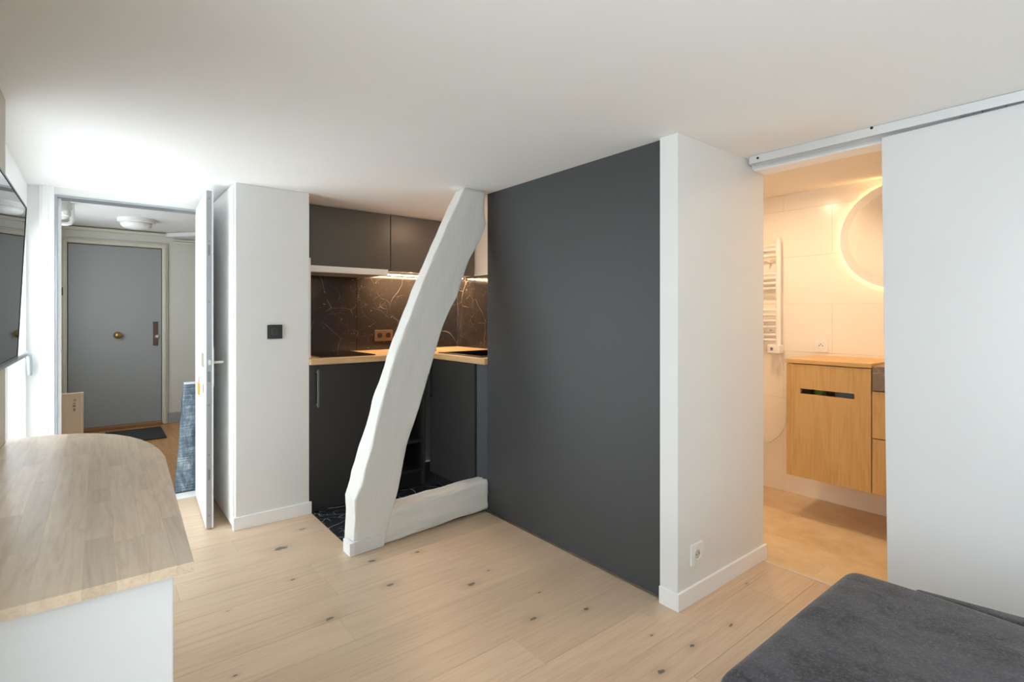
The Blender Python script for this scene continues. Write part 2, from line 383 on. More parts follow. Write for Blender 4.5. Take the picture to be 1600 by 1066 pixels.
# entrance wall with doorway, Y = 4.0
we = bmnew()
bm_box(we, -0.45, -0.196, 4.0, 4.12, 0, CEIL); bm_box(we, 0.535, 1.005, 4.0, 4.12, 0, CEIL); bm_box(we, -0.196, 0.535, 4.0, 4.12, 1.905, CEIL)
bm_box(we, -0.62, 2.3, 4.04, 4.12, CEIL, 2.22); bm_box(we, 1.005, 2.3, 4.02, 4.12, 0, CEIL)
struct('wall_entrance', we, 'wall_white', 'white wall with the entrance doorway', 'wall')
wc = bmnew(); bm_box(wc, 0.602, 1.006, 3.235, 4.0, 0, CEIL, 0.004, 2)
wcol = struct('wall_column', wc, 'wall_white', 'white wall block between entrance door and kitchen', 'wall')
struct('trim_kitchen_jamb', box(1.006, 1.016, 3.24, 3.262, 0.945, 1.555, 0.001, 1), 'wall_white', 'thin white jamb strip beside the kitchen worktop', 'trim')
# kitchen back and side walls
kb = struct('wall_kitchen_back', box(1.0, 2.45, 3.812, 3.90, 0, CEIL), 'wall_white', 'kitchen back wall clad in dark marble tiles', 'wall')
for xa, xb in ((1.008, 1.53), (1.532, 2.13), (2.132, 2.429)):
    ob('tile', box(xa, xb, 3.80, 3.812, 0.94, 1.53, 0.0008, 1), 'marble_splash', kb)
kr = struct('wall_kitchen_side', box(2.442, 2.55, 2.58, 3.90, 0, CEIL), 'wall_white', 'kitchen side wall clad in dark marble tiles', 'wall')
for ya, yb in ((2.58, 2.93), (2.932, 3.53), (3.532, 3.799)):
    ob('tile', box(2.43, 2.442, ya, yb, 0.94, 1.53, 0.0008, 1), 'marble_splash', kr)
# dark feature wall
wd = struct('wall_dark', box(1.866, 2.44, 1.318, 2.578, 0.008, CEIL, 0.0015, 1), 'dark_paint', 'matte charcoal painted feature wall', 'wall')
p = P(980, 317, 'x', 1.866)
ob('cover_cap', disc((1.866, p.y, p.z), (-1, 0, 0), [(0.014, -0.002), (0.014, 0.0008), (0.012, 0.0014), (0.0, 0.0014)], 24), 'dark_paint', wd)
# white wall beside the bathroom opening
struct('wall_right', box(1.845, 2.575, 1.229, 1.316, 0, CEIL, 0.003, 2), 'wall_white', 'white wall end between dark wall and bathroom opening', 'wall')
wr = bmnew(); bm_box(wr, 2.46, 2.575, -1.5, 0.45, 0, CEIL); bm_box(wr, 2.46, 2.575, 0.45, 1.2285, 1.903, CEIL)
struct('wall_sliding', wr, 'wall_white', 'white wall and lintel around the bathroom opening', 'wall')
# bathroom walls
bw = struct('wall_bathroom_back', box(3.70, 3.78, -0.45, 2.3, 0, 2.03), 'bath_paint', 'cream tiled back wall of the bathroom', 'wall')
for i, ya in enumerate((1.62, 1.02, 0.42, -0.18)):
    for za in (0.0, 0.32, 0.64, 0.96, 1.28, 1.60, 1.92):
        off = 0.3 if round(za/0.32) % 2 else 0.0
        y0_, y1_ = ya-off, ya+0.6-off
        if i == 0: y1_ = 2.2
        ob('tile', box(3.685, 3.70, y0_+.0004, y1_-.0004, za+.0004, min(za+0.32, 2.03)-.0004, 0.0006, 1), 'bath_wall', bw)
struct('wall_bathroom_side', box(2.575, 3.70, 2.2, 2.3, 0, 2.03), 'bath_paint', 'bathroom end wall hidden behind the opening', 'wall')
struct('wall_bathroom_near', box(2.575, 3.70, -0.45, -0.35, 0, 2.03), 'bath_paint', 'bathroom wall behind the sliding door', 'wall')
struct('wall_bathroom_inner', box(2.4425, 2.575, 1.3165, 2.575, 0, 2.03), 'bath_paint', 'inner bathroom wall behind the dark wall', 'wall')
struct('wall_bathroom_head', box(2.55, 2.60, -0.45, 2.3, CEIL, 2.13), 'bath_paint', 'bathroom wall strip above the opening', 'wall')
# hall walls
hb = bmnew()
bm_box(hb, -0.62, -0.246, 6.95, 7.05, 0, 2.13); bm_box(hb, 0.562, 2.3, 6.95, 7.05, 0, 2.13); bm_box(hb, -0.246, 0.562, 6.95, 7.05, 1.952, 2.13)
bm_box(hb, -0.35, 0.66, 7.052, 7.09, 0, 2.13)  # added backing behind the door, blocks sky light through the door gaps
struct('wall_hall_back', hb, 'hall_wall', 'cream wall around the grey hall door', 'wall')
hl = bmnew()
bm_box(hl, -0.52, -0.40, 4.12, 4.9, 0, 2.13); bm_box(hl, -0.52, -0.40, 6.4, 6.95, 0, 2.13); bm_box(hl, -0.52, -0.40, 4.9, 6.4, 0, 0.8); bm_box(hl, -0.52, -0.40, 4.9, 6.4, 1.9, 2.13)
struct('wall_hall_left', hl, 'hall_wall', 'hall wall with an added side window', 'wall')
struct('wall_hall_right', box(2.2, 2.3, 4.12, 6.95, 0, 2.13), 'hall_wall', 'far right wall of the hall', 'wall')
struct('baseboard_hall', box(0.615, 2.2, 6.935, 6.95, 0, 0.115, 0.002, 1), 'hall_grey', 'grey baseboard right of the hall door', 'baseboard')

# ---- baseboards
BB = 0.072
bb = bmnew(); bm_box(bb, 0.590, 1.016, 3.222, 3.235, 0, BB, 0.0015, 1); bm_box(bb, 0.590, 0.602, 3.235, 3.262, 0, BB, 0.0015, 1)
struct('baseboard_column', bb, 'satin_white', 'white baseboard along the wall block by the kitchen', 'baseboard')
bb = bmnew(); bm_box(bb, 1.833, 2.588, 1.217, 1.229, 0, BB, 0.0015, 1); bm_box(bb, 1.833, 1.845, 1.229, 1.312, 0, BB, 0.0015, 1)
struct('baseboard_right', bb, 'satin_white', 'white baseboard under the wall socket by the bathroom', 'baseboard')
# door casing of the entrance
tr = bmnew()
for a, b, d in ((-0.262, -0.196, 0.012), (-0.250, -0.222, 0.020)): bm_box(tr, a, b, 4.0-d, 4.0, 0, CEIL, 0.002, 1)
struct('trim_entrance_casing', tr, 'satin_white', 'white moulded casing left of the entrance doorway', 'trim')
fr = thing('door_frame', (0.17, 4.05, 0), 'grey steel rebate frame lining the entrance doorway', 'door frame', kind='structure')
ob('jamb', box(-0.196, -0.184, 3.995, 4.12, 0.004, 1.905, 0.001, 1), 'steel', fr); ob('jamb', box(-0.184, -0.170, 4.045, 4.12, 0.004, 1.893, 0.001, 1), 'satin_white', fr)
ob('head', box(-0.184, 0.535, 3.995, 4.12, 1.893, 1.905, 0.001, 1), 'steel', fr); ob('jamb', box(0.521, 0.535, 3.995, 4.12, 0.004, 1.893, 0.001, 1), 'satin_white', fr)

# ---- window beside the entrance
def window_x(n, x, y0, y1, z0, z1, label, mull=1, bars=False):
    w = thing('window_%d' % n, (x, (y0+y1)/2, z0), label, 'window', kind='structure'); f = 0.055
    ob('frame', bm_box(bm_box(bm_box(box(x-.03, x+.03, y0, y0+f, z0, z1, .004), x-.03, x+.03, y1-f, y1, z0, z1, .004), x-.03, x+.03, y0+f, y1-f, z0, z0+f, .004), x-.03, x+.03, y0+f, y1-f, z1-f, z1, .004), 'satin_white', w)
    ys = [y0+f+(y1-y0-2*f)*i/(mull+1) for i in range(mull+2)]
    for y in ys[1:-1]: ob('mullion', box(x-.025, x+.025, y-.035, y+.035, z0+f, z1-f, .004), 'satin_white', w)
    for a, b in zip(ys, ys[1:]): ob('pane', box(x-.003, x+.003, a+.001, b-.001, z0+f+.001, z1-f-.001), 'glass', w)
    return w
w1 = window_x(1, -0.345, 2.50, 4.0, 0.02, 1.72, 'bright overexposed tall window beside the entrance door', 1)
struct('trim_window_head', box(-0.45, -0.312, 2.50, 4.0, 1.72, CEIL, 0.002, 1), 'satin_white', 'white head panel above the bright window', 'trim')
struct('trim_window_sill', box(-0.45, -0.315, 2.50, 4.0, -0.06, 0.02, 0.002, 1), 'satin_white', 'white sill at the foot of the bright window', 'trim')
for i in range(13):
    y = 2.58+i*0.11; ob('railing_bar', tube([(-0.47, y, 0.02), (-0.47, y, 1.12)], 0.011, 8), 'iron_bar', w1)
zr = 0.998
ob('guard_rail', tube([(-0.298, 2.52, zr), (-0.298, 3.84, zr), (-0.298, 3.90, zr-.006), (-0.298, 3.935, zr-.03), (-0.298, 3.95, zr-.07), (-0.298, 3.953, zr-.13)], 0.013, 10), 'steel', w1, smooth='all')
window_x(2, -0.36, -1.4, 0.70, 0.27, 1.87, 'unseen tall left wall window behind the viewpoint, enlarged for more daylight', 3)  # out of view; assumed from the bright left-facing walls, widened to lift the ceiling
window_x(3, -0.46, 4.9, 6.4, 0.8, 1.9, 'unseen side window added to light the entrance hall', 1)  # out of view; put in as a daylight source for the hall

# ================================================================== DOORS
# ---- open white entrance leaf
ld = thing('door_1', (0.512, 4.0, 0.008), 'white entrance door leaf standing open towards the room', 'door', kind='structure')
A = Vector((0.508, 4.0)); B = Vector((0.473, 3.335)); d = (B-A).normalized(); nrm = Vector((-d.y, d.x))   # towards +X
if nrm.x < 0: nrm = -nrm
TH = 0.036
def leafpoly(s0, s1, t0, t1): return [tuple(A+d*s+nrm*t) for s, t in ((s0, t0), (s1, t0), (s1, t1), (s0, t1))]
LW = (B-A).length; ZT = 1.905
ob('panel', prism(leafpoly(0, LW-.002, 0, TH), 0.008, ZT, 0.001), 'door_white', ld)
ob('edge_strip', prism(leafpoly(LW-.002, LW, 0.002, 0.028), 0.010, ZT-.002), 'steel', ld)
def leafpt(s, t, z): q = A+d*s+nrm*t; return (q.x, q.y, z)
for z in (0.08, 0.42, 0.70, 1.28, 1.62, 1.86): ob('screw', disc(leafpt(LW, 0.015, z), (d.x, d.y, 0), [(0.004, 0), (0.004, .001), (0.001, .0012)], 12), 'grey_plastic', ld)
for z in (1.57, 0.31): ob('bolt_slot', prism(leafpoly(LW, LW+.0012, 0.010, 0.020), z-.03, z+.03), 'grey_plastic', ld)
ob('latch', prism(leafpoly(LW, LW+.010, 0.010, 0.024), 0.925, 0.955, .002), 'chrome', ld); ob('deadbolt_slot', prism(leafpoly(LW, LW+.0015, 0.008, 0.022), 0.83, 0.89), 'grey_plastic', ld)
ob('escutcheon', prism(leafpoly(LW-.075, LW-.03, TH, TH+.006), 0.80, 1.02, .001), 'ivory', ld)
hh = ob('handle', tube([leafpt(LW-.05, TH, .935), leafpt(LW-.05, TH+.045, .935), leafpt(LW-.06, TH+.052, .935), leafpt(LW-.16, TH+.052, .933)], .008, 10), 'ivory', ld, smooth='all')
ob('lock_plate', prism(leafpoly(LW-.20, LW-.075, -.006, 0), 0.905, 0.985, .001), 'beige_plate', ld)
ob('escutcheon', prism(leafpoly(LW-.065, LW-.02, -.005, 0), 0.78, 1.0, .001), 'ivory', ld)
key = ob('key', tube([leafpt(LW-.11, 0, .845), leafpt(LW-.11, -.03, .845)], .003, 8), 'chrome', ld)
kt = thing('key_tag', leafpt(LW-.15, -.03, .745), 'small orange key tag hanging from the door lock', 'key tag')
ob('ring', tube([leafpt(LW-.11, -.024, .852), leafpt(LW-.13, -.024, .835), leafpt(LW-.15, -.024, .812), leafpt(LW-.16, -.024, .812), leafpt(LW-.13, -.024, .84)], .0018, 6), 'chrome', kt)
ob('tag', prism(leafpoly(LW-.185, LW-.115, -.027, -.020), .745, .812, .002), 'orange_tag', kt)
for z in (0.25, 1.6): ob('hinge', tube([leafpt(-.004, TH/2, z), leafpt(-.004, TH/2, z+.09)], .007, 10), 'steel', ld)

# ---- closet door on the side of the wall block
cdr = struct('door_2', box(0.590, 0.6015, 3.264, 3.985, 0.018, 1.940, 0.002, 1), 'closet_white', 'white flush cupboard door behind the open entrance door', 'door')
# ---- grey hall door
gd = thing('door_3', (0.158, 6.96, 0), 'flat grey hall door with brass knob', 'door', kind='structure')
gx0, gx1 = -0.243, 0.559
ob('leaf', box(gx0+.003, gx1-.003, 6.965, 7.005, 0.035, 1.945, .002, 1), 'hall_grey', gd)
k = P(184, 524, 'y', 6.95)
ob('knob', disc((k.x, 6.965, k.z), (0, -1, 0), [(0.038, 0), (0.038, .006), (0.014, .010), (0.012, .028), (0.026, .036), (0.031, .05), (0.026, .062), (0.0, .067)], 24), 'brass', gd, smooth='all')
lp = ob('lock_plate', box(0.478, 0.522, 6.957, 6.965, 0.872, 1.138, .002, 1), 'brown_plate', gd)
ob('lock_cylinder', disc((0.510, 6.957, 0.975), (0, -1, 0), [(0.020, 0), (0.020, .012), (0.013, .02), (0, .02)], 20), 'chrome', lp, smooth=True)
ob('saddle', box(gx0, gx1, 6.90, 7.05, 0, 0.035, .004, 2), 'threshold_wood', gd)
cs = thing('trim_hall_casing', (0.158, 6.95, 0), 'cream moulded casing around the grey hall door', 'door casing', kind='structure')
for w0, w1_, dd in ((0.0, 0.052, .022), (0.012, 0.034, .034)):
    b = bmnew(); bm_box(b, gx0-w1_, gx0-w0, 6.95-dd, 6.95, 0, 1.952+w1_, .003, 1); bm_box(b, gx1+w0, gx1+w1_, 6.95-dd, 6.95, 0, 1.952+w1_, .003, 1); bm_box(b, gx0-w0, gx1+w0, 6.95-dd, 6.95, 1.952+w0, 1.952+w1_, .003, 1)
    ob('moulding', b, 'hall_cream', cs)
ob('keeper', box(-0.296, -0.274, 6.905, 6.930, 1.41, 1.49, .002, 1), 'brown_plate', cs)
# ledge, pipe, conduit along the hall top
struct('trim_hall_ledge', box(-0.40, 0.66, 6.90, 6.95, 2.085, 2.115, .004, 1), 'hall_cream', 'narrow ledge above the grey hall door', 'trim')
b = tube([(0.60, 6.93, 2.10), (1.6, 5.7, 2.10)], .03, 4)
struct('trim_hall_beam', b, 'hall_ceiling', 'white batten crossing the hall ceiling', 'trim')
b = bmnew()
for z in (2.055, 2.03): tube([(0.66, 6.93, z), (2.1, 6.93, z)], .010, 8, b)
ob('conduit', b, 'ivory', None, 'thin pair of conduits on the hall wall beside the door', 'conduit', smooth='all')
ob('pipe', tube([(-0.165, 5.6, 2.129), (-0.165, 5.6, 1.99), (-0.175, 5.6, 1.965), (-0.20, 5.6, 1.955), (-0.398, 5.6, 1.955)], .017, 10), 'plastic_white', None, 'white pipe under the hall ceiling beside crumpled sheeting', 'pipe', smooth='all')
def crum(p): return p+noise.noise_vector(p*16)*0.03
ob('sheeting', rbox(-0.30, -0.165, 5.12, 5.40, 1.965, 2.10, .03, .015, crum), 'crumpled_film', None, 'crumpled white sheeting at the top corner of the hall', 'sheeting', smooth='all')
lam = thing('ceiling_lamp', (0.29, 6.15, 2.13), 'round white ceiling lamp in the entrance hall', 'lamp')
ob('base', disc((0.29, 6.15, 2.13), (0, 0, -1), [(0.15, 0), (0.15, .03), (0.14, .036), (0, .036)], 36), 'plastic_white', lam, smooth=True)
ob('shade', disc((0.29, 6.15, 2.094), (0, 0, -1), [(0.125, 0), (0.125, .025), (0.105, .045), (0.06, .056), (0, .058)], 36), 'plastic_white', lam, smooth='all')
# hall clutter
dm = ob('doormat', box(0.06, 0.53, 6.10, 6.72, 0.0005, 0.014, .003, 1), 'mat_black', None, 'black doormat in front of the grey hall door', 'doormat')
cb = thing('cardboard_box', (-0.15, 4.75, 0), 'flat upright cardboard box with printed marks behind the left door jamb', 'box')
ob('carton', box(-0.27, -0.078, 4.66, 4.72, 0.001, 0.668, .003, 1), 'cardboard', cb)
ob('lid_flap', box(-0.098, -0.0775, 4.659, 4.721, 0.002, 0.669, .002, 1), 'cardboard', cb)
xm = -0.126
for z0, z1, w in ((.615, .628, .006), (.595, .603, .012), (.575, .588, .016), (.548, .566, .012)):
    ob('print_mark', box(xm-w/2, xm+w/2, 4.6593, 4.6600, z0, z1), 'ink', cb)
ob('print_mark', box(xm+.006, xm+.009, 4.6593, 4.6600, .612, .63), 'ink', cb)
ip = thing('insulation_panel', (0.46, 4.22, 0), 'blue grey foil wrapped panel leaning behind the open door', 'panel')
def lean(p, y0=4.19): return Vector((p.x+0.06*p.z/0.7, p.y+0.10*p.z, p.z))
def wr(p):
    q = lean(p); return q+Vector((noise.noise(p*9)*.006, noise.noise(p*11+Vector((5, 5, 5)))*.010, 0))
ob('wrap', rbox(0.405, 0.70, 4.150, 4.205, 0.002, 0.725, .008, .02, wr), 'foil', ip, smooth='all')
b = box(0.407, 0.70, 4.152, 4.203, 0.725, 0.737, .002, 1)
for v in b.verts: v.co = lean(v.co)
ob('core_edge', b, 'plastic_white', ip)

# ---- sliding bathroom door and rail
sd = thing('door_4', (2.43, 0.25, 0.01), 'plain white sliding door half covering the bathroom opening', 'door', kind='structure')
b = box(2.402, 2.438, -0.25, 0.664, 0.010, 1.908, .0015, 1)
for v in b.verts:                                   # hangs slightly out of plumb
    if v.co.y > 0.2: v.co.y += 0.022*(v.co.z/1.9)
    if v.co.z > 1: v.co.z += (0.3-v.co.y)*0.020
ob('panel', b, 'panel_white', sd)
rl = thing('sliding_rail', (2.40, 0.4, 1.92), 'pale metal sliding door rail fixed under the ceiling', 'rail')
ob('track', bm_box(bm_box(box(2.385, 2.389, -0.6, 1.203, 1.911, 1.9465, .001, 1), 2.389, 2.448, -0.6, 1.203, 1.943, 1.9465), 2.444, 2.448, -0.6, 1.203, 1.911, 1.943), 'aluminium_rail', rl)
ob('end_cap', box(2.3845, 2.4485, 1.203, 1.2065, 1.910, 1.947, .001, 1), 'aluminium_rail', rl)
for u, v in ((1184, 247), (1362, 200)):
    q = P(u, v, 'x', 2.385); ob('screw', disc((2.385, q.y, q.z), (-1, 0, 0), [(0.0055, 0), (0.0055, .0012), (0.002, .0018), (0, .0018)], 16), 'black_matte', rl)
for y in (0.42, 0.30): ob('hanger', box(2.41, 2.43, y-.03, y+.03, 1.908, 1.942, .002, 1), 'steel', rl)
struct('trim_lintel', box(2.452, 2.56, 0.45, 1.217, 1.893, 1.9025, .001, 1), 'satin_white', 'white batten under the sliding rail over the opening', 'trim')

# ================================================================== OLD TIMBER
tf = thing('timber_frame', (1.25, 2.59, 0), 'white painted old timber brace and sill standing in front of the kitchen', 'beam')
Y0 = 2.53
FLp = [(1.005, 0.0), (1.005, 0.079), (1.013, 0.189), (1.008, 0.271), (1.042, 0.344), (1.1, 0.546), (1.152, 0.744), (1.224, 0.977), (1.305, 1.179), (1.365, 1.315), (1.435, 1.476), (1.505, 1.621), (1.598, 1.816), (1.668, 1.949)]
FRp = [(1.172, 0.0), (1.202, 0.12), (1.231, 0.221), (1.272, 0.383), (1.325, 0.574), (1.384, 0.73), (1.464, 0.965), (1.505, 1.096), (1.575, 1.247), (1.611, 1.31), (1.708, 1.534), (1.795, 1.689), (1.814, 1.745), (1.819, 1.949)]
def itp(tab, z):
    if z <= tab[0][1]: return tab[0][0]
    for (a, za), (b, zb) in zip(tab, tab[1:]):
        if z <= zb: return a+(b-a)*(z-za)/(zb-za)
    return tab[-1][0]
DEP = [(.135, 0), (.135, .30), (.155, .38), (.14, .55), (.12, .75), (.10, .95), (.095, 2)]
def rrect(x0, x1, y0, y1, r, n=4):
    pts = []
    for cx, cy, a0 in ((x1-r, y1-r, 0), (x0+r, y1-r, 90), (x0+r, y0+r, 180), (x1-r, y0+r, 270)):
        for k in range(n+1):
            a = math.radians(a0+90*k/n); pts.append((cx+r*math.cos(a), cy+r*math.sin(a)))
    out = []
    for i, p in enumerate(pts):                     # subdivide the flats
        q = pts[(i+1) % len(pts)]; L = math.hypot(q[0]-p[0], q[1]-p[1]); m = max(1, int(L/0.018))
        if L > .02: m = 8
        for k in range(m): out.append((p[0]+(q[0]-p[0])*k/m, p[1]+(q[1]-p[1])*k/m))
    return out
secs = []; NZ = 110
for i in range(NZ+1):
    z = 0.004+(CEIL-0.006)*i/NZ; xa, xb = itp(FLp, z), itp(FRp, z); dp = itp(DEP, z)
    s = []
    for (x, y) in rrect(0, 1, 0, 1, .08 if False else .06):
        q = Vector((xa+(xb-xa)*x, Y0+dp*y, z)); w = noise.noise(Vector((x*4, y*4, z*5)))*.004+noise.noise(Vector((x*11+9, y*11, z*14)))*.003
        s.append(q+Vector(((x-.5)*2*w, (y-.5)*2*w, 0)))
    secs.append(s)
ob('brace', loft(secs), 'timber_paint', tf, smooth='all')
secs = []; NX = 60
for i in range(NX+1):
    x = 1.165+(1.864-1.165)*i/NX; f_ = i/NX; ya = Y0+0.008+0.030*f_; yb = ya+0.125
    za = 0.003+0.014*max(0, min(1, (x-1.25)*3))*(0.6+.4*noise.noise(Vector((x*7, 0, 0))))+0.004*f_; zb = 0.178+0.018*f_
    s = []
    for (y, z) in rrect(0, 1, 0, 1, .14):
        w = noise.noise(Vector((x*5, y*4, z*4)))*.007+noise.noise(Vector((x*13, y*11, z*9+4)))*.004
        s.append(Vector((x, ya+(yb-ya)*y+(y-.5)*2*w, za+(zb-za)*z+max(0, (z-.5))*2*w)))
    secs.append(s)
ob('sill_beam', loft(secs), 'sill_paint', tf, smooth='all')
ob('plinth', bm_box(box(0.978, 0.998, 2.517, 2.606, 0.0008, 0.066, .0015, 1), 0.998, 1.004, 2.517, 2.535, 0.0008, 0.066), 'satin_white', tf)
ob('plinth', prism([(1.0045, 2.517), (1.10, 2.5255), (1.165, 2.529), (1.165, 2.540), (1.0045, 2.540)], 0.0008, 0.066, .001), 'timber_paint', tf)

# ================================================================== KITCHEN
wt = thing('kitchen_worktop', (1.7, 3.5, 0.90), 'light oak L-shaped kitchen worktop', 'worktop')
ob('slab', box(1.006, 2.4295, 3.212, 3.7995, 0.901, 0.938, .002, 1), 'counter_oak', wt)
# sink arm leaves a cut-out for the sink
sx0, sx1, sy0, sy1 = 1.90, 2.33, 2.70, 3.19
b = bmnew(); bm_box(b, 1.845, sx0, 2.58, 3.211, 0.901, 0.938, .002, 1); bm_box(b, sx1, 2.4295, 2.58, 3.211, 0.901, 0.938); bm_box(b, sx0, sx1, 2.58, sy0, 0.901, 0.938); bm_box(b, sx0, sx1, sy1, 3.211, 0.901, 0.938)
ob('slab', b, 'counter_oak_side', wt)
bc = thing('base_cabinet', (1.25, 3.5, 0), 'dark base cabinet under the hob left of the timber brace', 'cabinet')
ob('carcass', box(1.007, 1.50, 3.258, 3.79, 0.08, 0.90), 'black_inside', bc); ob('plinth', box(1.007, 1.50, 3.245, 3.26, 0.001, 0.08), 'dark_front', bc)
dr = ob('door', box(1.009, 1.50, 3.236, 3.257, 0.012, 0.897, .001, 1), 'dark_front', bc)
ob('handle', bm_box(bm_box(box(1.046, 1.060, 3.208, 3.216, 0.640, 0.872, .002, 1), 1.046, 1.060, 3.216, 3.236, .652, .662), 1.046, 1.060, 3.216, 3.236, .850, .860), 'handle_grey', dr)
sh = thing('shelf_unit', (1.66, 3.5, 0), 'black open corner shelf unit behind the timber brace', 'shelf')
ob('side', box(1.504, 1.52, 3.262, 3.78, 0.085, 0.897), 'dark_front', sh); ob('side', box(1.803, 1.818, 3.262, 3.78, 0.004, 0.897, .001, 1), 'dark_front', sh); ob('back', box(1.521, 1.802, 3.765, 3.78, 0.085, 0.897), 'black_inside', sh)
for z in (0.10, 0.305, 0.60): ob('shelf', box(1.521, 1.802, 3.285, 3.764, z, z+.018), 'dark_front', sh)
ob('plinth', box(1.521, 1.802, 3.30, 3.32, 0.002, 0.098), 'black_inside', sh)
rc = thing('base_cabinet', (2.1, 2.95, 0), 'dark base cabinet under the sink right of the timber brace', 'cabinet')
ob('carcass', box(1.872, 2.42, 2.70, 3.255, 0.09, 0.72), 'black_inside', rc)
dr = ob('door', box(1.850, 1.871, 2.695, 3.255, 0.095, 0.897, .001, 1), 'dark_front', rc)
ob('plinth', box(1.905, 1.92, 2.70, 3.255, 0.002, 0.088), 'black_inside', rc)
ob('handle', bm_box(bm_box(box(1.826, 1.834, 3.222, 3.236, 0.62, 0.852, .002, 1), 1.834, 1.850, 3.222, 3.236, .632, .642), 1.834, 1.850, 3.222, 3.236, .832, .842), 'black_matte', dr)
ob('filler_panel', box(1.8665, 1.8715, 2.5795, 2.694, 0.004, 0.899, .001, 1), 'filler_blue', None, 'narrow blue grey filler panel beside the dark wall end', 'panel')
hobt = ob('hob', box(1.085, 1.455, 3.285, 3.735, 0.9385, 0.9445, .002, 2), 'hob_glass', None, 'black glass hob set on the oak worktop', 'hob')
sk = thing('sink', (2.11, 2.95, 0.74), 'black sink set in the oak worktop right of the brace', 'sink')
b = bmnew(); r_ = .022
bm_box(b, sx0-.012, sx0+r_, sy0-.012, sy1+.012, .9385, .944, .001, 1); bm_box(b, sx1-r_, sx1+.012, sy0-.012, sy1+.012, .9385, .944, .001, 1); bm_box(b, sx0+r_, sx1-r_, sy0-.012, sy0+r_, .9385, .944, .001, 1); bm_box(b, sx0+r_, sx1-r_, sy1-r_, sy1+.012, .9385, .944, .001, 1)
ob('rim', b, 'black_matte', sk)
b = bmnew(); bm_box(b, sx0+.006, sx0+.012, sy0+.006, sy1-.006, .76, .938); bm_box(b, sx1-.012, sx1-.006, sy0+.006, sy1-.006, .76, .938); bm_box(b, sx0+.012, sx1-.012, sy0+.006, sy0+.012, .76, .938); bm_box(b, sx0+.012, sx1-.012, sy1-.012, sy1-.006, .76, .938); bm_box(b, sx0+.006, sx1-.006, sy0+.006, sy1-.006, .754, .76)
ob('basin', b, 'black_matte', sk)
ob('drain', disc((2.115, 2.945, .7602), (0, 0, 1), [(0.04, 0), (0.04, .002), (0, .002)], 24), 'chrome', sk)
fc = thing('faucet', (1.97, 3.42, 0.938), 'dark gooseneck faucet mirrored in the marble splashback', 'faucet')
ob('base', disc((1.97, 3.42, .9385), (0, 0, 1), [(0.026, 0), (0.026, .006), (0.02, .01), (0.02, .05), (0, .05)], 20), 'bronze', fc, smooth=True)
arc = [(1.97, 3.42, .985), (1.97, 3.42, 1.17)]+[(1.97+.012*(1-math.cos(math.radians(a))), 3.42-.055*(1-math.cos(math.radians(a))), 1.17+.07*math.sin(math.radians(a))) for a in range(15, 196, 15)]
ob('spout', tube(arc, .010, 12), 'bronze', fc, smooth='all')
# wall cabinets
UY = 3.54
for i, (xa, xb, lab) in enumerate(((1.012, 1.682, 'dark wall cabinet above the white extractor hood'), (1.685, 2.115, 'dark wall cabinet above the light strip, second from the left'), (2.118, 2.438, 'dark wall cabinet in the kitchen corner, partly behind the brace'))):
    if i == 2: xb = 2.428
    wcb = thing('wall_cabinet', ((xa+xb)/2, 3.62, 1.52), lab, 'cabinet', 'kitchen wall cabinets')
    ob('carcass', box(xa, xb, UY+.021, 3.797, 1.540, 1.9455), 'upper_front', wcb); ob('door', box(xa+.0012, xb-.0012, UY, UY+.0195, 1.528, 1.943, .001, 1), 'upper_front', wcb)
hd = thing('extractor_hood', (1.33, 3.6, 1.486), 'slim white extractor hood under the wall cabinets', 'extractor hood')
ob('front', box(1.03, 1.605, 3.412, 3.43, 1.487, 1.528, .002, 1), 'plastic_white', hd); ob('body', box(1.04, 1.60, 3.4305, 3.78, 1.49, 1.525, .002, 1), 'steel', hd)
ob('filter', box(1.08, 1.56, 3.46, 3.74, 1.4865, 1.4895, .001, 1), 'grey_plastic', hd)
ls = thing('light_strip', (2.0, 3.68, 1.53), 'glowing warm light strip under the kitchen wall cabinets', 'lamp')
ob('profile', box(1.63, 2.40, 3.655, 3.70, 1.518, 1.5385, .001, 1), 'plastic_white', ls); ob('diffuser', box(1.635, 2.395, 3.660, 3.695, 1.5125, 1.5175, .001, 1), 'led_warm', ls)
sp = thing('ceiling_spot', (2.01, 3.02, CEIL), 'recessed warm ceiling spot above the kitchen behind the brace', 'lamp')
ob('ring', disc((2.01, 3.02, CEIL), (0, 0, -1), [(0.045, 0), (0.045, .006), (0.032, .006), (0.032, .001)], 28), 'chrome', sp, smooth=True)
ob('bulb', disc((2.01, 3.02, CEIL-.001), (0, 0, -1), [(0.030, 0), (0.030, .012), (0, .012)], 24), 'kitchen_spot', sp)
# double socket
so = thing('double_socket', (1.745, 3.80, 1.0), 'bronze double wall socket on the marble splashback', 'socket')
ob('plate', box(1.672, 1.822, 3.791, 3.7995, 1.006, 1.092, .002, 2), 'bronze', so)
for x in (1.712, 1.783):
    rg = ob('ring', disc((x, 3.791, 1.049), (0, -1, 0), [(0.030, 0), (0.030, .003), (0.024, .003), (0.0235, .0006), (0, .0006)], 28), 'bronze', so, smooth=True)
    ob('well', disc((x, 3.7902, 1.049), (0, -1, 0), [(0.020, 0), (0.020, .0006), (0, .0006)], 24), 'black_matte', so)
# dimmer on the wall block
sw = thing('dimmer_switch', (0.808, 3.235, 1.066), 'square black dimmer switch on the white wall block', 'switch')
ob('plate', box(0.767, 0.849, 3.226, 3.2348, 1.067, 1.149, .002, 2), 'charcoal_plastic', sw)
ob('dial', disc((0.808, 3.226, 1.108), (0, -1, 0), [(0.026, 0), (0.026, .003), (0.022, .0035), (0.021, .011), (0.019, .013), (0, .013)], 36), 'charcoal_plastic', sw, smooth=True)
